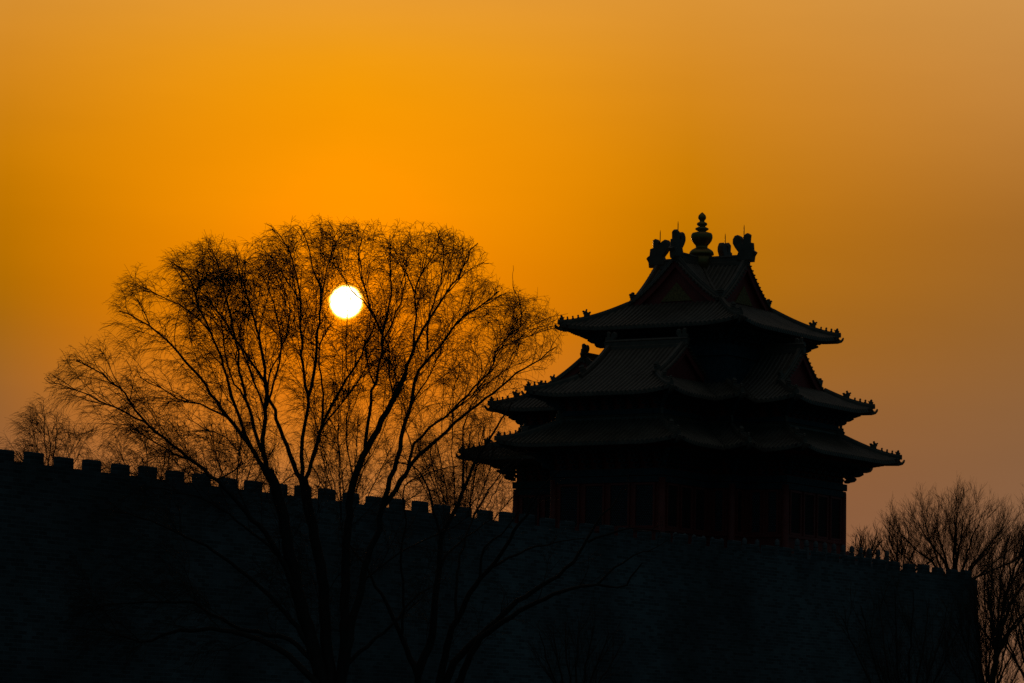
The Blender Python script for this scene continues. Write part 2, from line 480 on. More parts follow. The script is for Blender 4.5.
def skirt(P, delta, z0, za, zb_, upl, Rr):
    """tiled skirt roof round polygon P"""
    fl = convex_flags(P)
    tiles, base = MB(), MB()
    es = list(edges(P))
    def mk(i):
        _, j, a, b, e, nn, ln = es[i]
        ca, cb = fl[i], fl[j]
        def zf(x, t):
            t = max(t, 0.0)
            u = 0.0
            if ca: u += upl*max(0, 1-max(x, 0)/Rr)**2
            if cb: u += upl*max(0, 1-max(ln-x, 0)/Rr)**2
            return z0+za*t+zb_*t*t+u*max(0, 1-t/delta)
        return zf
    for i, j, a, b, e, nn, ln in es:
        ca, cb = fl[i], fl[j]
        zf = mk(i)
        x0, x1 = (0 if ca else -delta), (ln if cb else ln+delta)
        t0 = lambda x: max(0, -x, x-ln)
        t1 = lambda x: min(delta, x if ca else delta, ln-x if cb else delta)
        rows(tiles, base, a, e, nn, lin(x0, x1, SP), t0, t1, zf, 7, True)
        # edge board of drip tiles
        base.grid([[np.array([*(a+e*x), zf(x, 0)+dz]) for x in np.linspace(0, ln, 17)] for dz in (.0, -.11)])
    return fl, tiles, base, mk

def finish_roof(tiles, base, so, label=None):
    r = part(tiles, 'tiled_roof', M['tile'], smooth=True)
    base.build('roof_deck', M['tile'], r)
    so.build('eave_rafter', M['wood'], r)
    if label: r['label'] = label
    return r

def gable_block(tiles, base, org, a_dir, g0, g1, hs, zd, zr, gables, slope_lim=None, orn=True, chi=True, rod=True, chi_sc=1.10, pitch=None):
    """upper gabled part: ridge along a_dir from g0 to g1 about org, half span hs, eave level zd, ridge zr"""
    org, ad = np.array(org, float), np.array(a_dir, float)
    bd = np.array([-ad[1], ad[0]])
    zprof = lambda b: zd+(zr-zd)*(.70*(1-abs(b)/hs)+.30*(1-abs(b)/hs)**2)
    lo = g0 if (not gables[0]) else g0-.10
    hi = g1 if (not gables[1]) else g1+.10
    if pitch:                                         # keep the upper rows in line with the skirt's
        q0, q1, k = pitch
        axs = [lo]+[q0+(q1-q0)*i/k for i in range(k+1) if lo+.08 < q0+(q1-q0)*i/k < hi-.08]+[hi]
    else: axs = lin(lo, hi, SP)
    for s in (-1, 1):
        # rows run from the skirt (b = hs) up to the ridge
        oo = org+bd*s*hs
        t0 = (lambda a: 0.0) if slope_lim is None else (lambda a: max(0, hs-slope_lim(a)))
        rows(tiles, base, oo, ad, -bd*s, axs, t0, lambda a: hs, lambda a, t: zprof(hs-t), 9)
    rp = [np.array([*(org+ad*a), zr]) for a in np.linspace(lo, hi, 6)]
    b = MB(); b.sweep(rp, RDG_SEC)
    rd = part(b, 'roof_ridge', M['ridge'])
    for gi, (a, sg) in enumerate(((g0, -1), (g1, 1))):
        if not gables[gi]: continue
        az = math.atan2(ad[1]*sg, ad[0]*sg)
        if chi:
            p = org+ad*(a+sg*(-.17))
            inst(ME['chiwen'], 'ridge_beast', None, rd, (*p, zr+.02), az, chi_sc)
            if rod: inst(ROD, 'lightning_rod', None, rd, (*(p-ad*sg*.05), zr+.95*chi_sc), 0)
        # gable wall, recessed, curved top following the roof
        bs = np.linspace(-hs+.15, hs-.15, 23)
        pl = org+ad*(a-sg*.22)
        gm = MB()
        top = [np.array([*(pl+bd*q), zprof(q)-.06]) for q in bs]
        bot = [np.array([*(pl+bd*q), zd-.12]) for q in bs]
        gm.grid([bot, top])
        gw = part(gm, 'gable', M['red'])
        om = MB()
        if orn:
            pp = org+ad*(a-sg*.16)
            tri = [(-hs*.34, zd+.16), (hs*.34, zd+.16), (0, zd+.16+hs*.36)]
            V = [np.array([*(pp+bd*q), z]) for q, z in tri]+[np.array([*(pl+bd*q), z]) for q, z in tri]
            om.add(V, [(0, 1, 2), (0, 3, 4, 1), (1, 4, 5, 2), (2, 5, 3, 0)])
            om.build('gable_relief', M['gold'], gw)
        # barge boards and barge ridges with the short edge tiles
        bm = MB()
        for s in (-1, 1):
            qs = np.linspace(0, hs+.02, 14)
            pb = org+ad*(a+sg*.02)
            bm.grid([[np.array([*(pb+bd*s*q), zprof(q)-.05]) for q in qs], [np.array([*(pb+bd*s*q), zprof(q)-.40]) for q in qs]])
            bm.grid([[np.array([*(pb-ad*sg*.06+bd*s*q), zprof(q)-.05]) for q in qs], [np.array([*(pb-ad*sg*.06+bd*s*q), zprof(q)-.40]) for q in qs]])
            bm.grid([[np.array([*(pb+bd*s*q), zprof(q)-.40]) for q in qs], [np.array([*(pb-ad*sg*.06+bd*s*q), zprof(q)-.40]) for q in qs]])
            b = MB()
            pr = [np.array([*(org+ad*(a-sg*.13)+bd*s*q), zprof(q)+.06]) for q in np.linspace(.06, hs+.03, 12)]
            b.sweep(pr, HIP_SEC)
            for q in np.arange(.15, hs, .2):          # edge tiles lying across the barge
                c = np.array([*(org+ad*(a+sg*.03)+bd*s*q), zprof(q)-.01])
                b.box(c, np.array([*ad, 0]), np.array([*bd, 0]), Z3, .13, .06, .035)
            br_ = part(b, 'barge_ridge', M['ridge'])
            inst(ME['beast'], 'dragon_head', None, br_, (*(org+ad*(a-sg*.13)+bd*s*(hs-.18)), zprof(hs-.18)+.22), math.atan2(bd[1]*s, bd[0]*s), .85)
        bo = part(bm, 'barge_board', M['red'])
    return rd

# --- body: lower storey
WL = dict(wd=3.12, pu=9.10, pv=6.80, c=4.50)
b = MB(); b.extrude(cross_poly(5.25, 11.25, 8.95, 6.6), 11.0, 12.36)
b.extrude(cross_poly(5.05, 11.05, 8.75, 6.4), 12.36, 12.44)
part(b, 'stone_base', M['stone'])
b = MB(); b.extrude(cross_poly(**WL), 12.44, 18.55)
part(b, 'body_wall', M['red'])
b = MB(); b.extrude(cross_poly(2.80, 8.82, 6.54, 4.16), 18.5, 21.0)
part(b, 'body_wall', M['red'])
b = MB(); b.extrude([(-3.6, -3.6), (3.6, -3.6), (3.6, 3.6), (-3.6, 3.6)], 20.8, 24.9)
part(b, 'body_wall', M['paint'])
colm = MB(); colm.lathe((0, 0, 0), [(.26, 0), (.26, .10), (.20, .14), (.19, 2.0), (.175, 3.9)], 14)
COLM = colm.mesh('column', True); COLM.materials.append(M['red'])
PL = cross_poly(**WL); FL = convex_flags(PL)
for i, p in enumerate(PL):
    if FL[i]: inst(COLM, 'column', None, tower, (p[0], p[1], 12.44-TZ))
def beam_ring(P, z, h, out_, name, m):
    b = MB()
    fl = convex_flags(P)
    for i, j, a, bb, e, nn, ln in edges(P):
        c = (a+bb)/2-nn*out_/2
        xa, xb = (out_ if fl[i] else -out_), (out_ if fl[j] else -out_)
        c = np.array([*(c+e*(xb-xa)/2), z+h/2])
        b.box(c, np.array([*e, 0]), np.array([*nn, 0]), Z3, (ln+xa+xb)/2-.003, out_/2, h/2)
    return part(b, name, m)
beam_ring(PL, 16.12, .30, .12, 'tie_beam', M['paint'])
beam_ring(PL, 16.46, .34, .16, 'tie_beam', M['paint'])
beam_ring(PL, 13.72, .14, .10, 'sill_rail', M['red'])
beam_ring(cross_poly(2.80, 8.82, 6.54, 4.16), 19.55, .25, .10, 'tie_beam', M['paint'])
beam_ring([(-3.6, -3.6), (3.6, -3.6), (3.6, 3.6), (-3.6, 3.6)], 22.95, .30, .12, 'tie_beam', M['paint'])
# lattice windows
def window_meshes(wd, ht):
    f, l, p = MB(), MB(), MB()
    X, Y = np.array([1., 0, 0]), np.array([0, 1., 0])
    for s in (-1, 1):
        f.box((s*(wd/2-.05), .05, ht/2), X, Y, Z3, .05, .05, ht/2)
    f.box((0, .05, .05), X, Y, Z3, wd/2-.101, .045, .05); f.box((0, .05, ht-.05), X, Y, Z3, wd/2-.101, .045, .05)
    p.grid([[(x, .012, z) for z in (.08, ht-.08)] for x in (-wd/2+.08, wd/2-.08)])
    hw, h0, h1 = wd/2-.09, .09, ht-.09
    for sg in (1, -1):
        for c in np.arange(-ht-wd, ht+wd, .17):
            # line z = h0 + sg*1.5*(x) + c clipped to the frame
            pts = []
            for t in np.linspace(-hw, hw, 41):
                z = ht/2+sg*1.6*t+c
                if h0 <= z <= h1: pts.append((t, z))
            if len(pts) < 3: continue
            (xa, za), (xb, zb) = pts[0], pts[-1]
            d = np.array([xb-xa, 0, zb-za]); ln = np.linalg.norm(d); d /= ln
            l.box(((xa+xb)/2, .03, (za+zb)/2), d, Y, np.cross(d, Y), ln/2, .012, .016)
    return f.mesh('window'), p.mesh('pane'), l.mesh('lattice')
WM = {}
def window(pos, rz, wd, ht, dark=False):
    key = (round(wd, 2), ht)
    if key not in WM:
        f, p, l = window_meshes(wd, ht)
        f.materials.append(M['red']); p.materials.append(M['paper']); l.materials.append(M['wood'])
        WM[key] = (f, p, l)
    f, p, l = WM[key]
    o = inst(f, 'window', None, tower, (pos[0], pos[1], pos[2]-TZ), rz)
    inst(p, 'pane', None, o); inst(l, 'lattice', None, o)
for i, j, a, bb, e, nn, ln in edges(PL):
    n = {True: 1, False: max(2, int(round((ln-.5)/1.45)))}[ln < 2]
    free = ln-.44
    wd = free/n-(.26 if n > 1 else .3)
    for k in range(n):
        c = a+e*(.22+free*(k+.5)/n)-nn*.012
        window((c[0], c[1], 13.87), math.atan2(e[1], e[0])+math.pi, wd, 2.22)
# note: local +Y of a window points out of the wall after the half turn

# --- lower eave
P3 = cross_poly(5.24, 11.26, 8.98, 6.6)
D3 = 2.44
fl3, tiles, base, mk3 = skirt(P3, D3, 17.93, .47, .035, .27, 2.3)
so, br = eave_works(P3, fl3, 2.04, mk3, None, 16.82, 17.72, 3)
finish_roof(tiles, base, so, 'lowest skirt roof following the cross shaped plan')
part(br, 'bracket_set', M['paint'])
def hips(P, fl, mk, delta):
    es = list(edges(P))
    for i, j, a, bb, e, nn, ln in es:
        if not fl[i]: continue
        d = nn+es[i-1][5]
        zf = mk(i)
        hip(P[i], d, lambda t: zf(t, t), delta)
hips(P3, fl3, mk3, D3)
def inner(P, d):
    es = list(edges(P)); fl = convex_flags(P)
    return [tuple(np.array(P[i], float)+(es[i][5]+es[i-1][5])*d) for i in range(len(P))]
I3 = inner(P3, D3)
ztop3 = 17.93+.47*D3+.035*D3*D3
for i, j, a, bb, e, nn, ln in edges(I3):
    b = MB(); b.sweep([np.array([*(a+(bb-a)*t), ztop3-.10]) for t in (-.0, .5, 1.0)], [(s*.8, u*.8) for s, u in RDG_SEC])
    r = part(b, 'ridge_course', M['ridge'])
    if convex_flags(I3)[i]:
        inst(ME['chiwen'], 'ridge_beast', None, r, (*(np.array(I3[i])+.12*(e*-1-nn)), ztop3-.02), math.atan2((-e-nn)[1], (-e-nn)[0]), .46)

# --- middle eave with the four porch roofs
P2 = cross_poly(4.19, 10.21, 7.93, 5.6)
D2 = 1.9
fl2, tiles, base, mk2 = skirt(P2, D2, 20.50, .47, .03, .27, 2.2)
so, br = eave_works(P2, fl2, 1.39, mk2, None, 19.80, 20.45, 2)
zd2 = 20.50+.47*D2+.03*D2*D2
gable_block(tiles, base, (0, -5.5), (1, 0), -2.29, 2.29, 2.81, zd2, 23.30, (True, True), chi_sc=.62, rod=False, orn=False, pitch=(-4.19, 4.19, round(8.38/SP)))
gable_block(tiles, base, (-5.6, 0), (0, 1), -2.45, 2.45, 2.75, zd2, 23.15, (True, True), chi_sc=.62, rod=False, orn=False, pitch=(-4.19, 4.19, round(8.38/SP)))
gable_block(tiles, base, (0, 0), (1, 0), 3.4, 6.03, 2.29, zd2, 23.42, (False, True), chi_sc=.5, rod=False, orn=False, pitch=(3.7, 7.93, round(4.23/SP)))
gable_block(tiles, base, (0, 0), (0, 1), 3.4, 6.03, 2.29, zd2, 23.42, (False, True), chi_sc=.5, rod=False, orn=False, pitch=(3.7, 7.93, round(4.23/SP)))
finish_roof(tiles, base, so, 'middle roof with four small gabled porch roofs')
part(br, 'bracket_set', M['paint'])
hips(P2, fl2, mk2, D2)

# --- top roof: crossed gables over a square hipped skirt
ST = 5.32
P1 = [(-ST, -ST), (ST, -ST), (ST, ST), (-ST, ST)]
D1 = 2.6
fl1, tiles, base, mk1 = skirt(P1, D1, 24.40, .42, .047, .30, 2.6)
so, br = eave_works(P1, fl1, 1.72, mk1, None, 23.55, 24.2, 1)
zd1 = 24.40+.42*D1+.047*D1*D1
HS = ST-D1
for ad in ((1, 0), (0, 1), (-1, 0), (0, -1)):
    gable_block(tiles, base, (0, 0), ad, 0.0, HS, HS, zd1, 28.13, (False, True), slope_lim=lambda a: min(max(a, .02), HS), pitch=(-ST, ST, round(2*ST/SP)))
finish_roof(tiles, base, so, 'topmost roof with crossed ridges and four triangular gables')
part(br, 'bracket_set', M['paint'])
hips(P1, fl1, mk1, D1)
for sx in (-1, 1):                                    # valley ridges between the gables
    for sy in (-1, 1):
        zp = lambda q: zd1+(28.13-zd1)*(.70*(1-q/HS)+.30*(1-q/HS)**2)
        b = MB(); b.sweep([np.array([sx*q, sy*q, zp(q)+.03]) for q in np.linspace(.3, HS, 10)], [(s*.75, u*.8) for s, u in HIP_SEC])
        part(b, 'valley_course', M['ridge'])
FIN = [(65, 288), (64, 278), (60, 270), (52, 262), (40, 255), (31, 250), (32, 240), (42, 228), (52, 214), (57, 197), (56, 184), (51, 174), (30, 168), (19, 165),
       (30, 158), (36, 153), (34, 147), (20, 141), (17, 138), (26, 131), (28, 125), (25, 119), (13, 113), (13, 107), (20, 98), (21.5, 90), (19, 80), (10, 70), (4, 65), (1, 62)]
b = MB(); b.lathe((0, 0, 28.68), [(r/100.6, (288-yy)/100.6) for r, yy in FIN], 32)
b.lathe((0, 0, 27.9), [(.55, 0), (.55, .76), (.5, .78)], 24)
part(b, 'finial', M['gilt'], smooth=True)

# ------------------------------------------------------------------ stone balustrade round the tower base
bal = empty('stone_balustrade', (0, 0, 12.24))
tag(bal, 'weathered white stone balustrade with rounded post tops around the foot of the tower', 'balustrade')
pm = MB()
pm.box((0, 0, .40), (1, 0, 0), (0, 1, 0), (0, 0, 1), .10, .10, .42)
pm.lathe((0, 0, .82), [(.07, 0), (.12, .05), (.125, .2), (.10, .30), (.03, .36)], 10)
PM = pm.mesh('post'); PM.materials.append(M['stone'])
rail = MB()
for i, j, a, bb, e, nn, ln in edges(cross_poly(4.9, 10.8, 8.45, 6.2)):
    k = max(1, int(round(ln/.95)))
    for q in range(k):
        c = a+(bb-a)*q/k
        inst(PM, 'post', None, bal, (c[0], c[1], .08))
        c2 = a+(bb-a)*(q+.5)/k
        rail.box((*c2, .30), (*e, 0), (*nn, 0), Z3, ln/k/2-.12, .05, .22)
        rail.box((*c2, .70), (*e, 0), (*nn, 0), Z3, ln/k/2-.12, .055, .06)
rail.build('rail_panel', M['stone'], bal)
# ------------------------------------------------------------------ trees
# Limb courses were surveyed as an elevation drawing (1 unit = 1/3917 rad seen from the viewpoint);
# ray() turns that into metres at the tree's own distance and each limb gets its own depth.
def ray(px, py, dist):
    d = FW+RR*((px-512)/FPX)+UU*((341.5-py)/FPX)
    return np.array(CAM+d*(dist/math.hypot(d.x, d.y)))
def resample(P, step):
    P = np.asarray(P, float)
    n = len(P)
    if n > 2:                                         # Catmull-Rom
        Q = [P[0]]
        E = np.vstack([2*P[0]-P[1], P, 2*P[-1]-P[-2]])
        for i in range(1, n):
            p0, p1, p2, p3 = E[i-1], E[i], E[i+1], E[i+2]
            for t in (.25, .5, .75, 1.0):
                Q.append(.5*(2*p1+(p2-p0)*t+(2*p0-5*p1+4*p2-p3)*t*t+(3*p1-p0-3*p2+p3)*t**3))
        P = np.array(Q)
    s = np.concatenate([[0], np.cumsum(np.linalg.norm(np.diff(P, axis=0), axis=1))])
    k = max(3, int(s[-1]/step)+1)
    u = np.linspace(0, s[-1], k)
    return np.stack([np.interp(u, s, P[:, c]) for c in range(P.shape[1])], 1), s[-1]
class Tubes:
    def __init__(s): s.V, s.F, s.n = [], [], 0
    def batch(s, P, Rd, sides):                       # P (N,K,3), Rd (N,K)
        P = np.asarray(P, float); Rd = np.asarray(Rd, float)
        if len(P) == 0: return
        Nn, K, _ = P.shape
        T = np.empty_like(P)
        T[:, 1:-1] = P[:, 2:]-P[:, :-2]; T[:, 0] = P[:, 1]-P[:, 0]; T[:, -1] = P[:, -1]-P[:, -2]
        T /= np.linalg.norm(T, axis=2, keepdims=True)+1e-9
        ref = np.where(np.abs(T[:, :1, 2:3]) > .9, np.array([[[1., 0, 0]]]), np.array([[[0, 0, 1.]]]))
        ref = np.broadcast_to(ref, T.shape)
        U = np.cross(T, ref); U /= np.linalg.norm(U, axis=2, keepdims=True)+1e-9
        W = np.cross(T, U)
        th = np.arange(sides)*2*math.pi/sides
        ring = P[:, :, None]+Rd[:, :, None, None]*(U[:, :, None]*np.cos(th)[None, None, :, None]+W[:, :, None]*np.sin(th)[None, None, :, None])
        s.V.append(ring.reshape(-1, 3))
        i = np.arange(Nn)[:, None, None]*K*sides; k = np.arange(K-1)[None, :, None]*sides; j = np.arange(sides)[None, None, :]; j2 = (j+1) % sides
        f = np.stack(np.broadcast_arrays(i+k+j, i+k+j2, i+k+sides+j2, i+k+sides+j), -1).reshape(-1, 4)+s.n
        s.F.append(f); s.n += Nn*K*sides
    def build(s, name, m, parent, loc):
        V = np.concatenate(s.V)-np.asarray(loc); F = np.concatenate(s.F)
        me = bpy.data.meshes.new(name)
        me.vertices.add(len(V)); me.vertices.foreach_set('co', V.astype(np.float32).ravel())
        me.loops.add(F.size); me.loops.foreach_set('vertex_index', F.astype(np.int32).ravel())
        me.polygons.add(len(F))
        me.polygons.foreach_set('loop_start', np.arange(0, F.size, 4, dtype=np.int32))
        me.polygons.foreach_set('use_smooth', np.ones(len(F), dtype=bool))
        me.update(calc_edges=True)
        me.materials.append(m)
        o = bpy.data.objects.new(name, me)
        col.objects.link(o); o.parent = parent
        return o
def unit(v): return v/(np.linalg.norm(v, axis=-1, keepdims=True)+1e-9)
RIGHT = np.array(RH); DOWN = np.array([0, 0, -1.0])
def spawn(P, spacing, lo, hi, ang, rng, r_par, skew=1.0):
    """starting points and directions of side shoots along paths P (N,K,3)"""
    Nn, K, _ = P.shape
    seg = np.linalg.norm(np.diff(P, axis=1), axis=2); ln = seg.sum(1)
    cnt = np.maximum(1, np.round(ln*(hi-lo)/spacing)).astype(int)
    idx = np.repeat(np.arange(Nn), cnt)
    u = lo+(hi-lo)*rng.uniform(0, 1, len(idx))**skew
    f = u*(K-1); k = np.minimum(f.astype(int), K-2); w = (f-k)[:, None]
    pos = P[idx, k]*(1-w)+P[idx, k+1]*w
    t = unit(P[idx, k+1]-P[idx, k])
    rnd = rng.normal(size=t.shape); side = unit(rnd-t*(rnd*t).sum(1, keepdims=True))
    a = rng.uniform(ang[0], ang[1], len(idx))[:, None]
    d = t*np.cos(a)+side*np.sin(a)
    rp = r_par[idx, k]*(1-w[:, 0])+r_par[idx, k+1]*w[:, 0]
    return pos, unit(d), u, ln[idx], rp
def grow(pos, d, length, K, wob, pull, rng):
    P = [pos]; st = (length/(K-1))[:, None]
    d = d.copy()
    for k in range(K-1):
        P.append(P[-1]+d*st)
        d = unit(d+rng.normal(size=d.shape)*wob+pull*st)
    return np.stack(P, 1)
def inside(poly, x, y):
    poly = np.asarray(poly, float); res = np.zeros(len(x), bool); n = len(poly)
    for i in range(n):
        (x1, y1), (x2, y2) = poly[i], poly[i-1]
        c = ((y1 > y) != (y2 > y)) & (x < (x2-x1)*(y-y1)/(y2-y1+1e-12)+x1)
        res ^= c
    return res
CAMN, FWN, RRN, UUN = (np.array(v) for v in (CAM, FW, RR, UU))
def survey(P):                                        # metres -> drawing units
    q = P-CAMN; z = q@FWN
    return 512+FPX*(q@RRN)/z, 341.5-FPX*(q@UUN)/z

def tree(name, label, dist, base, limbs, seed, levels, env=None, twig_mat='twig', group=None, depth=2.6, wk=1.0):
    """limbs: (points, first width, last width) in drawing units; returns the tree"""
    rng = np.random.default_rng(seed)
    b0 = ray(base[0], base[1], dist)
    root = empty(name, (b0[0], b0[1], 0))
    tag(root, label, 'tree', group)
    loc = np.array([b0[0], b0[1], 0])
    um = dist/FPX
    wood, fine = Tubes(), Tubes()
    paths, rads = [], []
    memory = {}
    for li, (pts, w0, w1) in enumerate(limbs):
        pts = np.array(pts, float)
        # depth runs on from the limb it springs from, then drifts
        key = min(memory, key=lambda k: (k[0]-pts[0, 0])**2+(k[1]-pts[0, 1])**2) if memory else None
        start = memory[key] if key else 0.0
        s = np.concatenate([[0], np.cumsum(np.linalg.norm(np.diff(pts, axis=0), axis=1))])
        drift = rng.uniform(-1, 1)*depth*s[-1]*um/7
        dep = start+drift*(s/s[-1])**1.2
        W = np.array([ray(x, y, dist+dd) for (x, y), dd in zip(pts, dep)])
        for (x, y), dd in zip(pts, dep): memory[(x, y)] = dd
        Q, ln = resample(W, .35)
        Q[1:-1] += rng.normal(size=Q[1:-1].shape)*.025
        t = np.linspace(0, 1, len(Q))
        r = (w0*wk+(w1-w0*wk)*t**.85)*um/2
        wood.batch(Q[None], r[None], 9 if w0 > 5 else 6)
        if w0 < 22:
            # equal sampling for the side shoots
            u = np.linspace(0, len(Q)-1, 24)
            q24 = np.stack([np.interp(u, np.arange(len(Q)), Q[:, c]) for c in range(3)], 1)
            paths.append(q24); rads.append(np.interp(u, np.arange(len(Q)), r))
    P = np.stack(paths); Rp = np.stack(rads)
    for lv in levels:
        pos, d, u, ln, rp = spawn(P, lv['gap'], lv['lo'], lv['hi'], lv['ang'], rng, Rp, lv.get('skew', 1.0))
        d = unit(d+np.asarray(lv.get('bias', (0, 0, 0))))
        length = (lv['len'][0]+(lv['len'][1]-lv['len'][0])*rng.uniform(0, 1, len(pos))**1.4)*np.clip(.62+ln*(1-u)/lv.get('ref', 2.0), .62, 1.3)
        if env is not None:
            keep = np.ones(len(pos), bool)
            for _ in range(3):                        # shorten what would leave the crown's outline
                tip = pos+d*length[:, None]*.9
                x, y = survey(tip)
                jit = rng.normal(size=len(x))*4
                okk = inside(env, x+jit, y+rng.normal(size=len(x))*4)
                length = np.where(okk, length, length*.6)
            keep = okk | (length > lv['len'][0]*.25)
            x, y = survey(pos)
            keep &= inside(env, x, y) | (y > 470)
            if lv.get('thin'):                        # fewer shoots low on the tree, under its crown
                keep &= (y < 475) | (rng.uniform(0, 1, len(y)) < lv['thin'])
            pos, d, length, rp = pos[keep], d[keep], length[keep], rp[keep]
        if lv.get('open'):                            # the gap in the crown where the low sun stands
            kp = np.ones(len(pos), bool)
            for f in (0, .5, 1.0):
                x, y = survey(pos+d*length[:, None]*f)
                kp &= np.hypot(x-346, y-302) > 15
            kp |= rng.uniform(0, 1, len(pos)) < .22
            pos, d, length, rp = pos[kp], d[kp], length[kp], rp[kp]
        K = lv['k']
        P = grow(pos, d, length, K, lv['wob'], np.asarray(lv['pull']), rng)
        r0 = np.minimum(lv['r'][0]*rng.uniform(.7, 1.25, len(pos)), rp*.8+.002)
        Rp = r0[:, None]+(np.minimum(lv['r'][1], r0)-r0)[:, None]*np.linspace(0, 1, K)[None]
        (wood if lv.get('wood') else fine).batch(P, Rp, lv.get('sides', 3))
    wood.build('trunk', M['bark'], root, loc)
    fine.build('crown', M[twig_mat], root, loc)
    return root

UPB = (0, 0, .35)
def willow_levels(g=1.0, wind=-.35, droop=.9):
    wv = RIGHT*wind
    return [dict(gap=.32*g, lo=.12, hi=.99, ang=(.3, .85), len=(.8, 3.0), ref=4.0, k=9, wob=.13, open=1, pull=(0, 0, .05), r=(.016, .006), bias=UPB, wood=True, sides=4, thin=.5, skew=.75),
            dict(gap=.185*g, lo=.15, hi=1.0, ang=(.35, .95), len=(.45, 1.35), ref=1.2, k=7, wob=.17, open=1, pull=tuple(wv*.5+DOWN*droop*.6), r=(.0078, .004), bias=(0, 0, .15), skew=.8),
            dict(gap=.115*g, lo=.10, hi=1.0, ang=(.35, 1.1), len=(.24, .78), ref=.7, k=6, wob=.13, open=1, pull=tuple(wv*1.6+DOWN*droop*1.7), r=(.0056, .003), bias=tuple(wv*.9+DOWN*.3), skew=.8)]

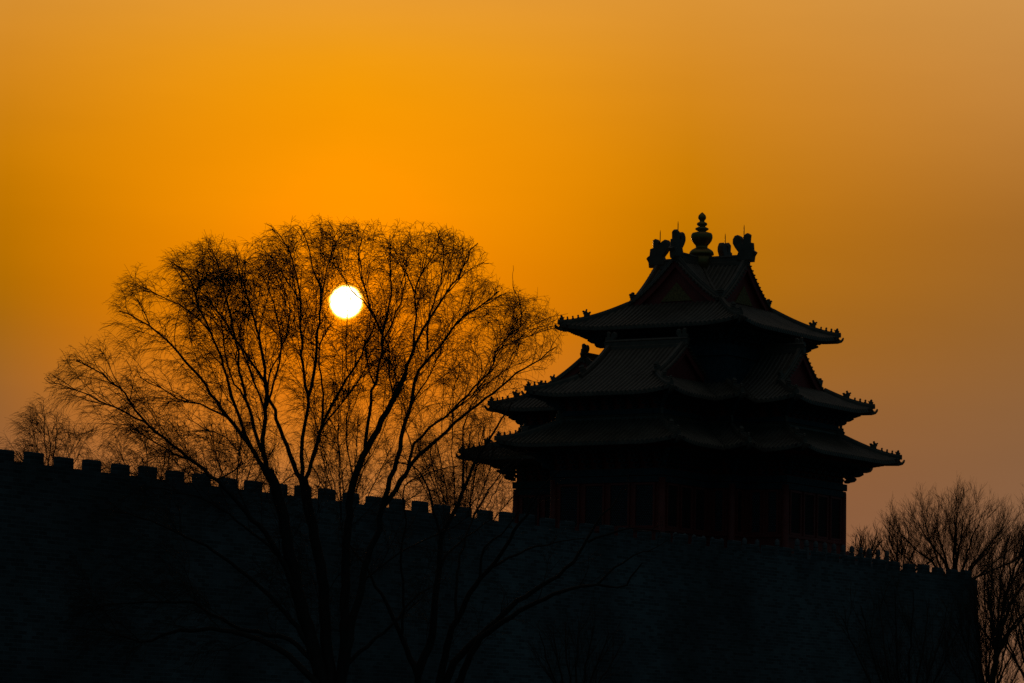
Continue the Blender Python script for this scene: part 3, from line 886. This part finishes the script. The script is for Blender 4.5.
WILLOW = [
 ([(334, 840), (334, 760), (333, 715), (331, 690)], 44, 38),
 # western stem and its fan
 ([(330, 705), (319, 668), (309, 630), (299, 598), (291, 560), (284, 520), (275, 488), (267, 470)], 19, 10.5),
 ([(275, 488), (261, 463), (248, 445), (234, 425), (220, 407), (202, 380), (186, 361), (170, 344), (147, 325), (119, 311)], 6.5, 1.2),
 ([(230, 419), (206, 407), (178, 398), (160, 388), (140, 377)], 3.2, .9),
 ([(270, 478), (253, 451), (234, 402), (222, 361), (210, 332), (198, 305), (188, 277), (172, 262)], 5.5, 1.0),
 ([(210, 332), (190, 312), (165, 297), (140, 290)], 2.2, .8),
 ([(264, 455), (254, 425), (243.5, 388), (234, 330), (226, 301), (218, 263), (208, 248)], 5, .9),
 ([(267, 470), (263, 440), (266, 397), (264, 360), (255, 325), (241, 281), (236, 258)], 6.5, .9),
 ([(265, 410), (272, 388), (279, 366), (281, 338), (272, 300), (262, 275)], 3.2, .9),
 ([(245, 400), (232, 378), (224, 345), (222, 310), (232, 285)], 2.6, .8),
 ([(266, 420), (258, 392), (246, 362), (240, 330), (250, 300)], 3, .8),
 ([(300, 605), (288, 575), (272, 543), (245, 510), (214, 479), (194, 462), (174, 447), (152, 428), (139, 415), (119, 388), (99, 372), (76, 361)], 8, 1.0),
 ([(160, 435), (143, 422), (123, 411), (91, 397), (66, 386), (50, 383)], 3, .8),
 ([(194, 462), (170, 452), (150, 440), (128, 424)], 2.6, .8),
 ([(215, 480), (235, 470), (243, 458), (226, 438), (205, 428), (186, 418)], 2.4, .8),
 ([(308, 645), (287, 614), (251, 579), (215, 551), (180, 534), (148, 519), (120, 512)], 7, 1.2),
 ([(312, 660), (290, 640), (262, 632), (237, 628), (207, 611), (185, 602), (130, 603), (92, 607)], 6.5, 1.2),
 ([(318, 684), (306, 672), (278, 648), (230, 631), (185, 630), (160, 637), (141, 641), (110, 633), (80, 628)], 9, 1.4),
 ([(285, 560), (262, 540), (235, 520), (205, 500), (178, 492), (150, 488)], 4.5, 1),
 # middle stem
 ([(332, 700), (329, 662), (326, 639), (324, 600), (322, 570), (313, 529), (307, 502), (303, 478)], 16, 9.5),
 ([(303, 482), (294, 465), (283, 437), (275, 411), (268, 396), (260, 374), (244, 352), (225, 322), (206, 296)], 6.5, 1.0),
 ([(268, 396), (270, 372), (285, 340), (290, 310), (283, 285)], 2.6, .8),
 ([(302, 478), (302, 455), (304, 430), (308, 397), (304, 377), (302, 351), (301, 333), (299, 293), (294, 265), (283, 238), (272, 229)], 5.6, .9),
 ([(308, 398), (311, 386), (315, 362), (317, 338), (320, 318), (320, 287), (312, 264), (305, 239), (300, 226)], 4.6, .9),
 ([(320, 300), (324, 280), (332, 250), (338, 230)], 1.8, .7),
 ([(299, 300), (288, 282), (275, 262), (262, 248)], 2.0, .7),
 ([(305, 480), (311, 464), (318, 442), (322, 424), (327, 413), (336, 396), (351, 373), (366, 344), (373, 328), (378, 310)], 5.6, 1.2),
 ([(322, 424), (323, 400), (321, 374), (319, 350), (328, 328)], 3.4, 1.0),
 ([(309, 475), (313, 455), (322, 428), (338, 407), (349, 393), (363, 372), (372, 350)], 3.4, 1.0),
 ([(320, 350), (310, 340), (300, 335)], 1.5, .7),
 ([(341, 520), (340, 489), (339, 450), (336, 430), (328, 415)], 2.2, .9),
 ([(354, 500), (351, 470), (346, 434), (348, 410), (350, 384), (345, 352), (346, 336), (348, 298), (345, 274), (342, 252), (340, 238)], 2.1, .3),
 # eastern stem
 ([(335, 700), (342, 668), (345, 640), (345, 600), (346, 557), (350, 500), (354, 480), (362, 459), (375, 434), (387, 412), (400, 388), (405, 375)], 15, 5),
 ([(405, 376), (411, 356), (419, 335), (430, 318), (446, 293), (459, 276), (472, 249), (478, 243)], 4.6, .9),
 ([(365, 452), (367, 424), (371, 401), (375.5, 384), (379, 366), (382, 350), (382, 333), (387, 312), (391, 293), (391, 254), (390, 235)], 4.8, .9),
 ([(375, 385), (367, 362), (364, 340)], 2.4, .9),
 ([(382, 335), (376, 320), (369, 307), (366, 291), (358, 262), (362, 240)], 2.6, .8),
 ([(379, 326), (370, 311), (359, 297), (348, 285), (341, 272), (336, 256)], 2.3, .7),
 ([(382, 352), (384, 340), (394, 318), (406, 280), (400, 262)], 3.0, .8),
 ([(414, 346), (415, 315), (415, 293), (422, 274), (435, 254), (439, 232)], 3.0, .8),
 ([(415, 293), (408, 275), (398, 262), (391, 255)], 1.8, .7),
 ([(427, 350), (428, 322), (436, 296), (444, 268), (444, 245)], 2.8, .8),
 ([(444, 296), (452, 286), (470, 270), (484, 262)], 1.8, .7),
 ([(394, 400), (389, 372), (389, 353), (383, 330), (380, 318)], 2.2, .8),
 ([(340, 690), (348, 650), (353, 620), (359, 598), (367, 560), (375, 538), (384, 504), (393, 472), (399, 452), (404, 428), (410, 406), (415, 380), (422, 365), (441, 346), (452, 329), (468, 313), (486, 302), (499, 291)], 12, 1.1),
 ([(404, 428), (413, 400), (428, 377), (441, 351)], 3, .9),
 ([(384, 506), (392, 495), (400, 481), (414, 461), (433, 443), (456, 422), (477, 406), (496, 390), (517, 374), (538, 361), (556, 347)], 6.5, 1.0),
 ([(396, 492), (406, 474), (414, 446), (425, 431), (446, 416), (459, 403), (485, 377), (493, 366), (496, 352), (506, 338), (520, 328), (529, 316)], 4.6, .9),
 ([(493, 366), (500, 350), (520, 340), (545, 330), (560, 328)], 1.8, .7),
 ([(520, 328), (522, 308), (518, 296)], 1.5, .7),
 ([(446, 416), (470, 398), (480, 380), (481, 360)], 2.4, .8),
 ([(364, 580), (378, 570), (400, 552), (425, 540), (450, 528), (470, 515)], 3, 1.0),
 ([(343, 668), (356, 655), (372, 642), (395, 622), (412, 600), (430, 588)], 6, 1.6),
]
ENV1 = [(40, 470), (38, 395), (52, 362), (75, 340), (100, 328), (98, 300), (128, 264), (160, 248), (200, 234), (246, 236), (266, 224), (312, 214), (362, 219), (424, 220), (462, 230),
        (492, 252), (502, 284), (522, 287), (552, 298), (570, 330), (572, 352), (540, 378), (520, 405), (505, 460), (500, 540), (480, 690), (60, 690), (60, 560)]
tree('willow_tree', 'large bare many stemmed willow spreading before the low sun, tallest and widest of the trees', 137.0, (334, 800), WILLOW, 3, willow_levels(1.0), ENV1, wk=.8)

WILLOW2 = [
 ([(432, 850), (434, 780), (436, 725), (437, 700)], 34, 28),
 ([(434, 720), (424, 695), (417, 674), (430, 645), (435, 607), (440, 567), (441, 540), (448, 522), (457, 508), (463, 490), (470, 472), (477, 460), (490, 437), (502, 418), (512, 402)], 11, 1.3),
 ([(418, 676), (408, 652), (399, 630), (386, 602), (374, 582), (362, 562), (350, 545)], 7, 1.4),
 ([(441, 540), (432, 505), (430, 493), (420, 473), (406, 464), (394, 462)], 3.4, 1.0),
 ([(463, 490), (463, 461), (463, 440), (466, 418), (480, 388)], 2.8, .8),
 ([(437, 705), (441, 677), (446, 650), (456, 621), (472, 591), (488, 570), (505, 550), (515, 530), (534, 503), (548, 480), (560, 470)], 9, 1.4),
 ([(480, 580), (484, 548), (504, 532), (520, 510)], 3, 1.0),
 ([(456, 620), (458, 570), (472, 520), (488, 492), (503, 472), (510, 463)], 3.4, 1.0),
 ([(490, 568), (515, 555), (540, 546), (564, 541), (585, 538)], 3.2, 1.0),
 ([(440, 710), (448, 674), (470, 645), (499, 618), (513, 604), (534, 591), (558, 575), (572, 563), (585, 545), (593, 529), (604, 513), (615, 502), (622, 490)], 9.5, 1.3),
 ([(588, 542), (600, 535), (615, 532), (636, 528), (660, 531)], 3, 1.0),
 ([(442, 715), (459, 682), (480, 640), (507, 620), (534, 604), (561, 591), (598, 584), (612, 587), (623, 587), (634, 574), (642, 563)], 9, 1.3),
 ([(598, 584), (609, 572), (622, 563), (638, 555), (655, 552)], 3, 1.0),
 ([(441, 566), (456, 545), (476, 530), (490, 520)], 3, 1.0),
 ([(401, 640), (404, 600), (401, 560), (406, 520), (402, 488), (418, 478), (433, 472), (458, 466)], 3, .9),
]
ENV2 = [(340, 700), (345, 540), (380, 455), (440, 400), (480, 375), (520, 385), (530, 440), (580, 460), (640, 480), (680, 530), (690, 600), (640, 700)]
lv2 = willow_levels(1.9)
lv2[0]['len'] = (.6, 2.0)
tree('willow_tree', 'smaller bare tree before the wall, its boughs leaning right towards the tower windows', 140.0, (434, 800), WILLOW2, 5, lv2, ENV2)

# --- generic bare trees made of rising boughs
def boughs(x, ybase, ytop, spread, n, rng, w=6.0, fork=.35, lean=0.0):
    """a short stem and n boughs fanning up from it, in drawing units"""
    yf = ybase+(ytop-ybase)*fork
    L_ = [([(x, ybase+90), (x+1, ybase), (x+lean*.3, yf)], w*1.5, w)]
    for k in range(n):
        f = (k+.5)/n*2-1+rng.uniform(-.12, .12)
        st = yf+rng.uniform(-.05, .30)*(ybase-yf)
        x1 = x+lean+f*spread
        y1 = ytop+(ybase-ytop)*.42*abs(f)**1.7+rng.uniform(-6, 10)
        c1 = (x+lean*.4+f*spread*.38, st+(y1-st)*.42)
        c2 = (x+lean*.8+f*spread*.78, st+(y1-st)*.76)
        L_.append(([(x+lean*.25, st), (c1[0]+rng.uniform(-3, 3), c1[1]), (c2[0]+rng.uniform(-3, 3), c2[1]), (x1, y1)], w*.62, .8))
    return L_
def upright_levels(g=1.0, sc=1.0):
    return [dict(gap=.34*g, lo=.12, hi=.97, ang=(.3, .75), len=(.9*sc, 3.0*sc), ref=4.0, k=8, wob=.08, pull=(0, 0, .16), r=(.015, .007), bias=(0, 0, .45), wood=True, sides=4),
            dict(gap=.24*g, lo=.1, hi=1.0, ang=(.3, .8), len=(.5*sc, 1.4*sc), ref=1.4, k=6, wob=.10, pull=(0, 0, .2), r=(.008, .0045), bias=(0, 0, .3)),
            dict(gap=.17*g, lo=.1, hi=1.0, ang=(.3, .8), len=(.25*sc, .7*sc), ref=.7, k=4, wob=.10, pull=(0, 0, .2), r=(.0058, .0035), bias=(0, 0, .2))]
rg = np.random.default_rng(21)
tree('bare_tree', 'dense twiggy bare thicket tree low in the corner beyond the wall end', 244.0, (1032, 740), boughs(1032, 740, 545, 58, 14, np.random.default_rng(77), 4.5, .3), 35, upright_levels(1.15, .9), group='bare trees past the wall end')
tree('bare_tree', 'dark bare tree rising close in front of the far corner of the rampart', 186.0, (988, 790), boughs(988, 790, 566, 46, 10, np.random.default_rng(78), 4.5, .3), 36, upright_levels(1.0, .8))
tree('bare_tree', 'bare fan shaped tree rising behind the far right end of the rampart', 232.0, (953, 640), boughs(953, 640, 509, 82, 14, rg, 5.4, .42, 2), 31, upright_levels(.95), group='bare trees past the wall end')
tree('bare_tree', 'bare tree standing clear beyond the corner of the wall, cut by the right edge', 226.0, (986, 720), boughs(986, 720, 514, 62, 10, rg, 5.5, .36, 42), 32, upright_levels(1.1), group='bare trees past the wall end')
tree('bare_tree', 'tiny twiggy tree top over the wall right beside the tower', 240.0, (868, 640), boughs(866, 640, 530, 30, 12, rg, 2.2, .6), 33, upright_levels(.8, .6), group='bare trees past the wall end')
tree('bare_tree', 'low bare tree top over the wall, just left of the fan shaped tree', 238.0, (905, 650), boughs(900, 650, 526, 42, 11, rg, 2.8, .6), 34, upright_levels(.85, .7), group='bare trees past the wall end')
def small_willow(g): 
    l = willow_levels(g, -.3, .8)
    l[0]['r'] = (.012, .005); l[0]['len'] = (.6, 1.9); l[1]['len'] = (.4, 1.1)
    return l
def inner_tree(label, x, yb, ytop, spread, n, seed, dist, g=1.0):
    r_ = np.random.default_rng(seed)
    t = tree('willow_tree', label, dist, (x, yb), boughs(x, yb, ytop, spread, n, r_, 2.0, .3), seed, small_willow(g), group='willow tops behind the wall')
inner_tree('small round willow top behind the wall at the far left edge of the picture', 50, 545, 420, 44, 9, 41, 165.0, .9)
inner_tree('low hazy willow top behind the wall under the lowest left bough of the large willow', 150, 560, 446, 68, 11, 42, 172.0, .8)
inner_tree('willow top behind the wall seen through the western stems of the large willow', 235, 570, 415, 72, 9, 43, 178.0, 1.0)
inner_tree('willow top behind the wall seen through the stems under the sun', 345, 590, 412, 78, 9, 44, 186.0, 1.0)
inner_tree('willow top behind the wall close to the left eaves of the tower', 460, 610, 415, 72, 12, 45, 196.0, .9)
# thin saplings on the bank before the rampart
SAP = [([(575, 850), (574, 760), (573, 700)], 6, 5)]+[([(573, 715), (573+dx*.4, 690), (573+dx*.8, 655), (573+dx, 618+abs(dx)*.4)], 3, .8) for dx in (-34, -20, -8, 6, 20, 36, 52)]
tree('bare_sapling', 'thin dark bare sapling before the rampart under the leaning boughs', 146.0, (574, 780), SAP, 51, upright_levels(1.6, .7))
SAP2 = [([(905, 860), (904, 790), (903, 740)], 7, 6)]+[([(903, 750), (903+dx*.4, 700), (903+dx*.8, 645), (903+dx, 585+abs(dx)*.5)], 3.4, .8) for dx in (-62, -42, -24, -8, 10, 26, 44, 60)]
tree('bare_tree', 'dark bushy bare tree standing in front of the right end of the rampart', 176.0, (904, 800), SAP2, 52, upright_levels(1.4, .8))
